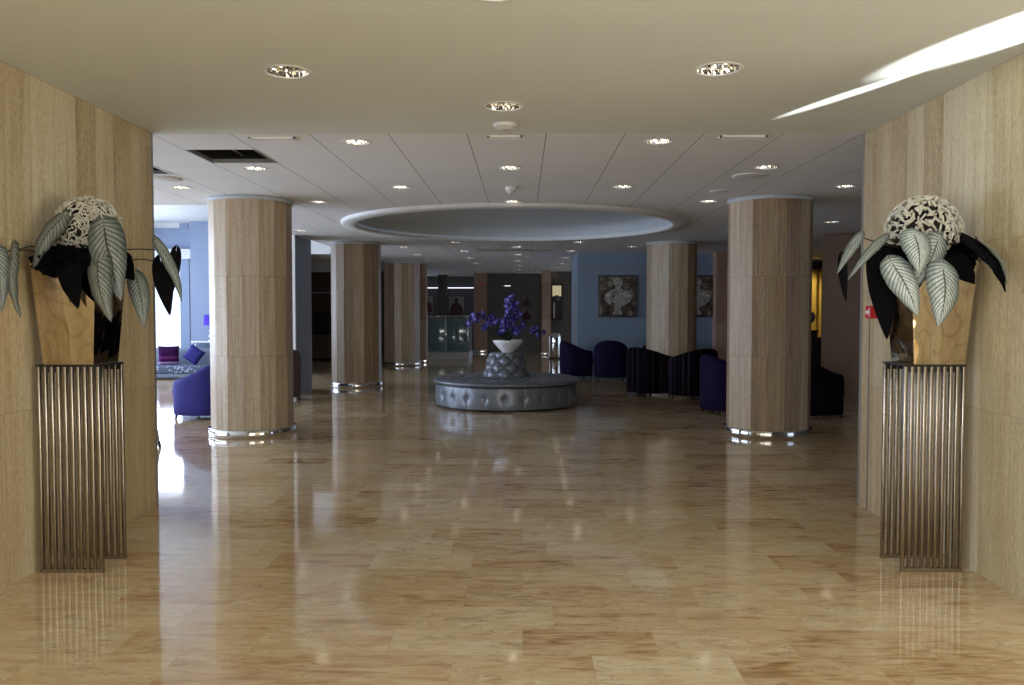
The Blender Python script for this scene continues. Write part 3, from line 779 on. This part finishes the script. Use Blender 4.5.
# flowers
fl = empty('orchid_arrangement', (BC[0] + .03, BC[1], 1.03), 0, 'violet blue orchid arrangement with arching sprays in the white bowl', 'flowers')
fo = Vector(fl.location)
def blossom():
    mb = MB(); 
    for k in range(5):
        a = 2*PI*k/5 + .3; d = Vector((math.cos(a), 0, math.sin(a)))
        w = .03 if k % 2 else .024
        def fn(u, v, d=d, w=w):
            s_ = Vector((-d.z, 0, d.x)); ww = w * math.sin(PI * min(1, .12 + v * .88)) ** .7
            return d * (.006 + v * .05) + s_ * ((u - .5) * 2 * ww * .75) + Vector((0, -.014 * math.sin(PI * v) + .012 * v, 0))
        mb.grid(fn, 3, 4, uv=False, mi=0 if k % 2 else 1)
    mb.lathe([(.004, -.02), (.009, -.01), (.004, 0)], n=6, mi=2)
    return mb
fr_ = random.Random(4); bl = None
sprays = [[(0, 0, 0), (-.03, -.02, .3), (.0, -.03, .52), (.05, -.04, .68)],
          [(0, 0, 0), (.08, .03, .28), (.14, .02, .46), (.10, 0, .60)],
          [(0, 0, 0), (-.14, -.05, .26), (-.34, -.06, .36), (-.52, -.08, .38), (-.62, -.1, .28)],
          [(0, 0, 0), (-.1, -.1, .2), (-.26, -.12, .28), (-.36, -.14, .18)],
          [(0, 0, 0), (.06, -.1, .2), (.12, -.14, .26), (.16, -.18, .12)],
          [(0, 0, 0), (.12, .0, .22), (.3, -.02, .24), (.46, -.04, .18), (.52, -.05, .1)],
          [(0, 0, 0), (-.04, -.12, .18), (-.05, -.16, .32), (-.04, -.18, .2)]]
counts = [20, 15, 20, 11, 10, 9, 11]
def along(pts, s_):
    s_ *= len(pts) - 1; i = min(int(s_), len(pts) - 2); return Vector(pts[i]).lerp(Vector(pts[i+1]), s_ - i)
for sp, cnt in zip(sprays, counts):
    MB().tube([along(sp, k / 12) for k in range(13)], .005, 6).build('stem', M['green'], fl)
    for k in range(cnt):
        s_ = .35 + .65 * (k + fr_.random()) / cnt
        p = along(sp, s_) + Vector((fr_.gauss(0, .04), fr_.gauss(0, .035), fr_.gauss(0, .035)))
        if bl is None: bl = blossom().build('blossom', [M['petal'], M['petal_pale'], M['white_mark']], fl); o = bl
        else: o = bl.copy(); COL.objects.link(o)
        o.location = p; o.rotation_euler = (fr_.uniform(-.7, .5), fr_.uniform(0, 6), fr_.uniform(-1.2, 1.2)); o.scale = [fr_.uniform(.8, 1.15)] * 3
for k in range(7):
    a = k * .9; b = Vector((.04 * math.cos(a), .04 * math.sin(a), .0)); tp = Vector((.27 * math.cos(a), .2 * math.sin(a), .10 + .05 * (k % 3)))
    leaf_mesh(b, tp, .07, (0, -.3, 1), .2, .2, 6, 8).build('leaf', M['green'], fl)

# ------------------------------------------------------------------ tub armchairs
def shell_point(th, rad, hw, hd):
    # rounded-square plan; th = 0 at the back (+y)
    s_, c = math.sin(th), math.cos(th); p = 2.7
    k = (abs(s_) ** p + abs(c) ** p) ** (-1 / p)
    return Vector((k * s_ * (hw - rad), k * c * (hd - rad)))
def tub_chair(name, mat, hw=.39, hd=.38, back=.86, arm=.62, label=None):
    t = empty('tub_armchair'); T_ = math.radians(140); n = 60; mb = MB(); prof = []
    th_ = .1
    def hgt(th):
        q = min(1, max(0, (abs(th) - .15) / (T_ - .15))); q = q * q * (3 - 2 * q)
        return back + (arm - back) * q
    rings = []
    for i in range(n + 1):
        th = -T_ + 2 * T_ * i / n; h = hgt(th); ring = []
        for (d, z) in ((.015, .06), (.0, .075), (0, .2), (-.005, h - .10), (.006, h - .035), (.03, h - .006), (.055, h), (.08, h - .008), (.1, h - .04), (.108, h - .12), (.108, .3), (.108, .07)):
            p = shell_point(th, d, hw, hd); ring.append(Vector((p.x, p.y, z)))
        rings.append(ring)
    m = len(rings[0])
    for r_ in rings: mb.v += r_
    for i in range(n):
        for k in range(m):
            k2 = (k + 1) % m
            u0, u1 = i / n, (i + 1) / n
            mb.face((i*m + k, (i+1)*m + k, (i+1)*m + k2, i*m + k2), 0, [(u0, 0), (u1, 0), (u1, 1), (u0, 1)], True)
    mb.face([k for k in range(m)], 0); mb.face([n*m + k for k in range(m)][::-1], 0)
    mb.build('shell', M[mat], t)
    MB().rbox(-hw + .112, hw - .112, -hd + .03, hd - .115, .3, .44, .045).build('seat_cushion', M[mat if mat != 'striped' else 'black_fabric'], t)
    MB().rbox(-hw + .13, hw - .13, -hd + .05, hd - .13, .07, .3, .02).build('seat_base', M[mat if mat != 'striped' else 'black_fabric'], t)
    for sx in (-1, 1):
        for sy in (-1, 1):
            MB().tube([(sx * (hw - .1), sy * (hd - .12), .075), (sx * (hw - .09), sy * (hd - .11), 0)], [.022, .015], 10).build('foot', M['black'], t)
    return t
P = {}
def chair(mat, x, y, face, label, sc=1.0, **kw):
    """face: direction the sitter looks, degrees clockwise from the photographer's view direction"""
    key = (mat, tuple(sorted(kw.items())))
    if key not in P: c = P[key] = tub_chair('tub', mat, **kw)
    else: c = copy_tree(P[key])
    c.location = (x, y, 0); c.rotation_euler = (0, 0, math.radians(180 - face)); c.scale = (sc, sc, sc)
    tagp(c, label, 'armchair', 'tub armchairs of the lounge'); return c
chair('blue_velvet', -4.50, 11.62, -82, 'royal blue velvet tub armchair seen left of the near left column', back=.82, arm=.55)
chair('purple', 1.20, 18.5, 78, 'dark purple tub armchair at the far end of the blue wall, turned sideways', back=.84, arm=.62, hw=.36, hd=.36)
chair('purple', 1.93, 18.2, 6, 'dark purple tub armchair with rounded back under the bust picture', back=.86, arm=.60, hw=.37)
chair('striped', 2.27, 14.75, 58, 'dark striped tub armchair left of the column base on the right', back=.86, arm=.70)
chair('striped', 2.93, 14.3, -35, 'dark striped tub armchair in front of the right hand far column', back=.86, arm=.70)
chair('purple', 3.02, 12.2, 80, 'dark purple tub armchair peeking out left of the near right column', back=.86, arm=.64)
chair('black_fabric', 4.10, 11.75, 75, 'black tub armchair in shade right of the near right column')
chair('brown_fabric', -4.16, 13.8, -60, 'taupe tub armchair half hidden behind the near left column')
chair('purple', 2.95, 18.25, -20, 'dark purple tub armchair mostly hidden behind the striped chairs', back=.86, arm=.64)

# lounge sofa and its things
t = empty('sofa', (-7.70, 18.38, 0), 0, 'long grey sofa under the lounge windows at far left', 'sofa')
MB().rbox(-1.3, 1.3, -.45, .4, .04, .12, .02).build('base', M['grey_fabric'], t)
MB().rbox(-1.1, 1.1, -.46, .15, .12, .30, .05).build('seat_cushion', M['patterned'], t)
MB().rbox(-1.3, 1.3, .15, .42, .1, .66, .08).build('backrest', M['grey_fabric'], t)
for s_ in (-1, 1): MB().rbox(s_ * 1.2 - .1, s_ * 1.2 + .1, -.45, .4, .1, .46, .06).build('armrest', M['grey_fabric'], t)
for sx in (-1, 1):
    for sy in (-1, 1): MB().tube([(sx * 1.2, sy * .35, .07), (sx * 1.2, sy * .35, 0)], .025, 10).build('foot', M['black'], t)
def cushion(x, y, z, w, m, rz, rx, ry, label):
    mb = MB()
    def fn(u, v, s_=1):
        a, b = u * 2 - 1, v * 2 - 1
        return (a * w / 2 * (1 - .06 * (1 - b * b)), s_ * .085 * max(0, (1 - a ** 4) * (1 - b ** 4)) ** .5, b * w / 2 * (1 - .06 * (1 - a * a)))
    mb.grid(lambda u, v: fn(u, v, -1), 14, 14, uv=False); mb.grid(lambda u, v: fn(1 - u, v, 1), 14, 14, uv=False)
    o = mb.build('throw_cushion', M[m]); o.location = (x, y, z); o.rotation_euler = (rx, ry, rz); tagp(o, label, 'cushion')
cushion(-7.83, 18.18, .505, .44, 'stripe_cushion', .05, -.25, PI/2, 'maroon striped square cushion on the grey sofa')
cushion(-7.27, 18.18, .53, .36, 'blue_velvet', 0, -.25, .6, 'royal blue cushion standing on its corner on the grey sofa')
t = empty('console_table', (-7.0, 18.93, 0), 0, 'white console table behind the sofa carrying the purple lamp', 'table')
MB().rbox(-.6, .6, -.12, .12, .77, .81, .01).build('tabletop', M['white'], t)
for sx in (-1, 1):
    for sy in (-1, 1): MB().rbox(sx * .56 - .02, sx * .56 + .02, sy * .09 - .02, sy * .09 + .02, 0, .77, .004).build('leg', M['white'], t)
t = empty('table_lamp', (-7.16, 18.93, .81), 0, 'table lamp with purple drum shade and clear stacked base', 'lamp')
MB().lathe([(.09, 0), (.09, .015), (.03, .03), (.06, .08), (.065, .12), (.03, .17), (.055, .22), (.05, .27), (.02, .32), (.012, .42)], n=24, cap0=True).build('base', M['chrome'], t)
MB().lathe([(.17, .36), (.155, .60), (.152, .60), (.167, .36)], n=32).build('lamp_shade', M['shade'], t)
t = empty('framed_picture', (-7.16, 19.18, 1.75), 0, 'narrow dark framed picture on the lounge pilaster above the lamp', 'picture')
MB().rbox(-.17, .17, -.03, 0, -.42, .42, .006).build('frame', M['dark_wood'], t); MB().box(-.14, .14, -.034, -.03, -.38, .38).build('canvas', M['black'], t)

# easel leg behind the left wall corner
t = empty('display_easel', (-4.25, 9.0, 0), 0, 'grey metal easel whose leg shows beside the left wall end', 'easel')
for (a, b) in (((.26, 0, 0), (.02, .05, 1.3)), ((-.26, 0, 0), (-.02, .05, 1.3)), ((0, .45, 0), (0, .06, 1.3))):
    l = MB().tube([a, b], .012, 10).build('leg', M['grey_trim'], t)
    MB().tube([a, tuple(Vector(a).lerp(Vector(b), .05))], .017, 10).build('rubber_foot', M['black'], l)
MB().rbox(-.2, .2, -.02, .02, .5, .53, .005).build('ledge', M['grey_trim'], t)

# ------------------------------------------------------------------ pictures
def bust_picture(x, y, z, w, h, label, seed):
    t = empty('bust_picture', (x, y, z), 0, label, 'picture'); r = random.Random(seed)
    MB().rbox(-w/2, w/2, -.045, 0, -h/2, h/2, .006).build('frame', M['dark_wood'], t)
    mb = MB(); mb.box(-w/2 + .03, w/2 - .03, -.048, -.045, -h/2 + .03, h/2 - .03)
    cv = mb.build('canvas', M['canvas'], t)
    # bust as a flat painted figure on the canvas
    mb = MB(); prof = [(0, .44), (.05, .435), (.085, .40), (.095, .34), (.085, .29), (.065, .255), (.05, .22), (.06, .17), (.14, .14), (.22, .09), (.27, .02), (.27, -.06), (.24, -.13), (.18, -.19), (.1, -.235), (.055, -.26), (.05, -.31), (.07, -.36), (.1, -.41), (.1, -.44)]
    pts = [(a * w * 1.25, b * h) for a, b in prof]; b0 = 0
    for (a, b) in pts: mb.v.append(Vector((-a, -.0505, b))); mb.v.append(Vector((a, -.0505, b)))
    for i in range(len(pts) - 1): mb.face((2*i, 2*i + 2, 2*i + 3, 2*i + 1))
    mb.build('bust_figure', M['bust'], t)
def canvasm():
    n = N('mottled_canvas'); tc = n.n('ShaderNodeTexCoord').outputs['Object']
    c = n.ramp(n.noise(tc, 5, 4, .6, .5), [(.36, S(28, 24, 26)), (.46, S(78, 56, 48)), (.54, S(88, 78, 56)), (.62, S(140, 132, 120)), (.7, S(92, 72, 60))])
    n.set(Base_Color=c, Roughness=.6); return n.m
M['canvas'] = canvasm()
def bustm():
    n = N('painted_marble'); tc = n.n('ShaderNodeTexCoord').outputs['Object']
    n.set(Base_Color=n.ramp(n.noise(tc, 11, 5, .7, 1.0), [(.38, S(70, 68, 66)), (.5, S(150, 148, 144)), (.64, S(196, 194, 190))]), Roughness=.6); return n.m
M['bust'] = bustm()
bust_picture(2.20, 19.27, 1.84, .90, .97, 'square painting of a marble bust on the blue wall, left of the column', 1)
bust_picture(4.02, 19.27, 1.84, .90, .97, 'square painting of a marble bust on the blue wall, right of the column', 2)
def small_picture(x, y, z, w, h, fig, label):
    t = empty('portrait_picture', (x, y, z), 0, label, 'picture')
    MB().rbox(-w/2, w/2, -.03, 0, -h/2, h/2, .004).build('canvas', M['grey_trim'] if fig else M['far_wall'], t)
    mb = MB(); pts = [(.03, .42), (.1, .38), (.12, .28), (.07, .2), (.16, .14), (.32, .05), (.42, -.12), (.46, -.48)]
    for (a, b) in pts: mb.v.append(Vector((-a * w, -.033, b * h))); mb.v.append(Vector((a * w, -.033, b * h)))
    for i in range(len(pts) - 1): mb.face((2*i, 2*i + 2, 2*i + 3, 2*i + 1))
    mb.build('figure', M['robe'], t)
M['robe'] = plain('dark_red_paint', S(66, 30, 38), .6, noise=.4, scale=12)
small_picture(-2.58, 32.15, 1.69, .58, .74, True, 'portrait of a dark robed figure on the far wall above the glass balustrade')
small_picture(-3.72, 32.15, 1.75, .45, .64, True, 'picture at the left end of the far wall beside the last column')
small_picture(.14, 29.82, 1.85, .34, .40, False, 'small upper picture on the dark wood wall right of the flowers')
small_picture(.14, 29.82, 1.38, .34, .40, False, 'small lower picture on the dark wood wall right of the flowers')
t = empty('strip_lamp', (-2.7, 32.17, 2.42), 0, 'long bright strip lamp high on the far wall left of the pillar', 'lamp')
MB().box(-1.3, 1.1, -.02, .03, -.05, .0).build('housing', M['far_wall'], t); MB().box(-1.3, 1.1, -.04, -.02, -.045, -.01).build('diffuser', M['strip'], t)
t = empty('strip_lamp', (-.5, 29.82, 2.42), 0, 'short faint strip lamp on the dark wood wall behind the flowers', 'lamp')
MB().box(-.3, .3, -.02, .03, -.04, .0).build('housing', M['far_wall'], t); MB().box(-.16, .06, -.03, -.02, -.035, -.01).build('diffuser', M['strip'], t)
t = empty('dark_post', (-2.98, 30.9, 0), 0, 'dark square post in front of the far wall between two pictures', 'post')
MB().box(-.17, .17, -.15, .15, 0, H).build('shaft', M['black'], t)

# glass balustrade round the stairwell
t = empty('glass_balustrade', (-2.62, 25.8, 0), 0, 'glass balustrade with steel posts beyond the left columns', 'railing')
MB().box(-1.15, .95, -.2, 1.6, 0, .2).build('curb', M['white'], t)
for k in range(3): MB().rbox(-1.12 + k * .68, -.48 + k * .68, -.008, .008, .22, 1.28, .003).build('glass_panel', M['rail_glass'], t)
for k in range(4): MB().tube([(-1.14 + k * .68, 0, .2), (-1.14 + k * .68, 0, 1.31)], .02, 10).build('post', M['chrome'], t)
MB().tube([(-1.16, 0, 1.33), (.94, 0, 1.33)], .022, 10).build('handrail', M['chrome'], t)
MB().tube([(.92, 0, 1.33), (.92, 1.5, 1.33)], .022, 10).build('side_handrail', M['chrome'], t)
MB().rbox(.912, .928, .05, 1.5, .22, 1.28, .003).build('side_glass_panel', M['rail_glass'], t)

# bin, niche panel
t = empty('pedal_bin', (1.0, 25.9, 0), 0, 'tall round steel bin with black foot beside the lit niche', 'bin')
MB().lathe([(.01, .045), (.175, .05), (.18, .06), (.18, .66), (.165, .74), (.12, .80), (.01, .83)], n=36).build('body', M['blue_steel'] if 'blue_steel' in M else M['chrome'], t)
MB().lathe([(.19, 0), (.195, .01), (.195, .045), (.01, .05)], n=36, cap0=True).build('foot_ring', M['black'], t)
t = empty('niche_picture', (1.16, 28.36, 1.80), 0, 'lit framed picture in the stone niche left of the blue wall', 'picture')
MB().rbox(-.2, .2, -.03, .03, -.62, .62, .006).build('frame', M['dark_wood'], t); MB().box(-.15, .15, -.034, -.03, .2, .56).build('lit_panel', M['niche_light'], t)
MB().lathe([(.12 * math.cos(a), .12 * math.sin(a)) for a in [-PI/2 + PI*k/8 for k in range(9)]], c=(0, -.05, .12), n=16).build('figure', M['far_wall'], t)
MB().tube([(-.10, -.3, -.55), (-.10, -.3, .0)], .02, 8).build('rod', M['white_mark'], t)

# far left counter and dark cabinet
t = empty('dark_cabinet', (-6.5, 27.3, 0), 0, 'black cabinet against the brown wall, seen between the left columns', 'cabinet')
MB().rbox(-.9, .9, -.3, .3, .55, 1.45, .02).build('body', M['black'], t)
for s_ in (-1, 1): MB().rbox(s_ * .8 - .04, s_ * .8 + .04, -.25, .25, 0, .55, .01).build('leg', M['black'], t)
for k in range(3): MB().rbox(-.86 + k * .58, -.30 + k * .58, -.32, -.3, .6, 1.4, .006).build('door', M['dark_wood'], t)
t = empty('reception_counter', (-6.45, 25.4, 0), 0, 'brown reception counter between the left columns in front of the black cabinet', 'counter')
MB().rbox(-.8, .8, -.25, .25, .06, .72, .01).build('body', M['brown_wood'], t); MB().rbox(-.84, .84, -.29, .29, .72, .76, .008).build('worktop', M['far_wall'], t); MB().box(-.76, .76, -.2, .2, 0, .06).build('plinth', M['black'], t)

# lit alcove at the right behind the near column: curtain, pedestal, bust
t = empty('curtain', (6.95, 21.9, 0), 0, 'yellow lit curtain glimpsed between the near right column and the brown panel', 'curtain')
mb = MB(); mb.grid(lambda u, v: (-.9 + u * 1.8, .04 * math.sin(u * 60), .8 + v * 1.75), 120, 4, uv=False); mb.build('cloth', M['curtain'], t)
MB().tube([(-1, 0, 2.58), (1, 0, 2.58)], .02, 8).build('rod', M['chrome'], t)
t = empty('bust_pedestal', (6.75, 19.9, 0), 0, 'dark pedestal carrying the grey bust behind the near right column', 'pedestal')
MB().rbox(-.22, .22, -.22, .22, 0, 1.0, .01).build('body', M['dark_wood'], t); MB().rbox(-.25, .25, -.25, .25, 1.0, 1.04, .008).build('top', M['black'], t)
t = empty('stone_bust', (6.75, 19.9, 1.04), 0, 'grey stone bust in silhouette against the yellow curtain', 'sculpture')
MB().lathe([(.12, 0), (.12, .03), (.06, .06), (.07, .12), (.2, .2), (.24, .32), (.2, .42), (.08, .47), (.06, .52), (.1, .58), (.115, .68), (.09, .78), (.03, .83), (.005, .835)], n=28, cap0=True).build('figure', M['grey_fabric'], t)

# ------------------------------------------------------------------ light
def area(name, loc, rot, sx, sy, power, col, spread=None):
    l = bpy.data.lights.new(name, 'AREA'); l.shape = 'RECTANGLE'; l.size = sx; l.size_y = sy; l.energy = power; l.color = col
    if spread: l.spread = spread
    o = bpy.data.objects.new(name, l); COL.objects.link(o); o.location = loc; o.rotation_euler = rot; return o
COOL = (.64, .76, 1.0); NEU = (.95, .97, 1.0); WARM = (1.0, .80, .56)
area('fill_entrance_left', (-6.6, -.2, 1.0), (0, math.radians(-112), 0), 1.8, 7.5, 1080, (.70, .83, 1))  # added fill light out of view, cool, brightens the right wall
area('fill_entrance_right', (6.6, -.8, 1.0), (0, math.radians(112), 0), 1.8, 6, 260, (1, .90, .70))  # added fill light out of view, warm, for the left wall
area('fill_entrance_rear', (0, -3.9, 1.9), (math.radians(92), 0, 0), 5.0, 1.2, 200, (.94, .96, 1))  # added frontal fill standing before the solid entrance wall, no opening there
area('fill_hall_left', (-9.9, 7.7, .9), (0, math.radians(-125), 0), 1.4, 5.2, 480, (.70, .80, 1))  # added fill tilted up to brighten the middle of the tiled ceiling
area('daylight_lounge_side', (-9.9, 12.7, 1.8), (0, math.radians(-90), 0), 2.6, 3.4, 330, COOL)
area('daylight_lounge_side_far', (-9.9, 16.8, 1.8), (0, math.radians(-90), 0), 2.6, 3.6, 280, COOL)
area('daylight_lounge_back', (-8.5, 20.3, 1.6), (math.radians(-90), 0, 0), 1.4, 2.6, 110, COOL)
def spot(name, loc, to, power, deg, blend, col):
    l = bpy.data.lights.new(name, 'SPOT'); l.energy = power; l.spot_size = math.radians(deg); l.spot_blend = blend; l.color = col; l.shadow_soft_size = .01
    o = bpy.data.objects.new(name, l); COL.objects.link(o); o.location = loc
    o.rotation_euler = (Vector(to) - Vector(loc)).to_track_quat('-Z', 'Y').to_euler(); return o
spot('alcove_lamp', (6.9, 21.2, 2.6), (7.0, 21.9, 1.6), 45, 120, .5, WARM)
# sunlight thrown up from the paving outside the entrance: two long streaks on the ceiling
for nm, a, b, pw, dg, sx in (('sun_glint', (4.05, -.5, .4), (2.40, 3.95, H), 9000, 9.5, .50), ('sun_glint_low', (4.3, -.5, .4), (2.03, 5.2, H), 9000, 4.6, .24)):
    o = spot(nm, a, b, pw, dg, .55, (.92, .96, 1)); o.scale = (sx, 1, 1)
w = bpy.data.worlds.new('sky'); SC.world = w; w.use_nodes = True
bg = w.node_tree.nodes['Background']; bg.inputs[0].default_value = (.62, .76, 1, 1); bg.inputs[1].default_value = 2.0

SC.view_settings.view_transform = 'Standard'; SC.view_settings.look = 'None'; SC.view_settings.gamma = 1; SC.view_settings.exposure = 0
SC.view_settings.use_curve_mapping = False
SC.cycles.use_denoising = True
SC.cycles.max_bounces = 10; SC.cycles.diffuse_bounces = 5; SC.cycles.glossy_bounces = 5
SC.cycles.sample_clamp_indirect = 6
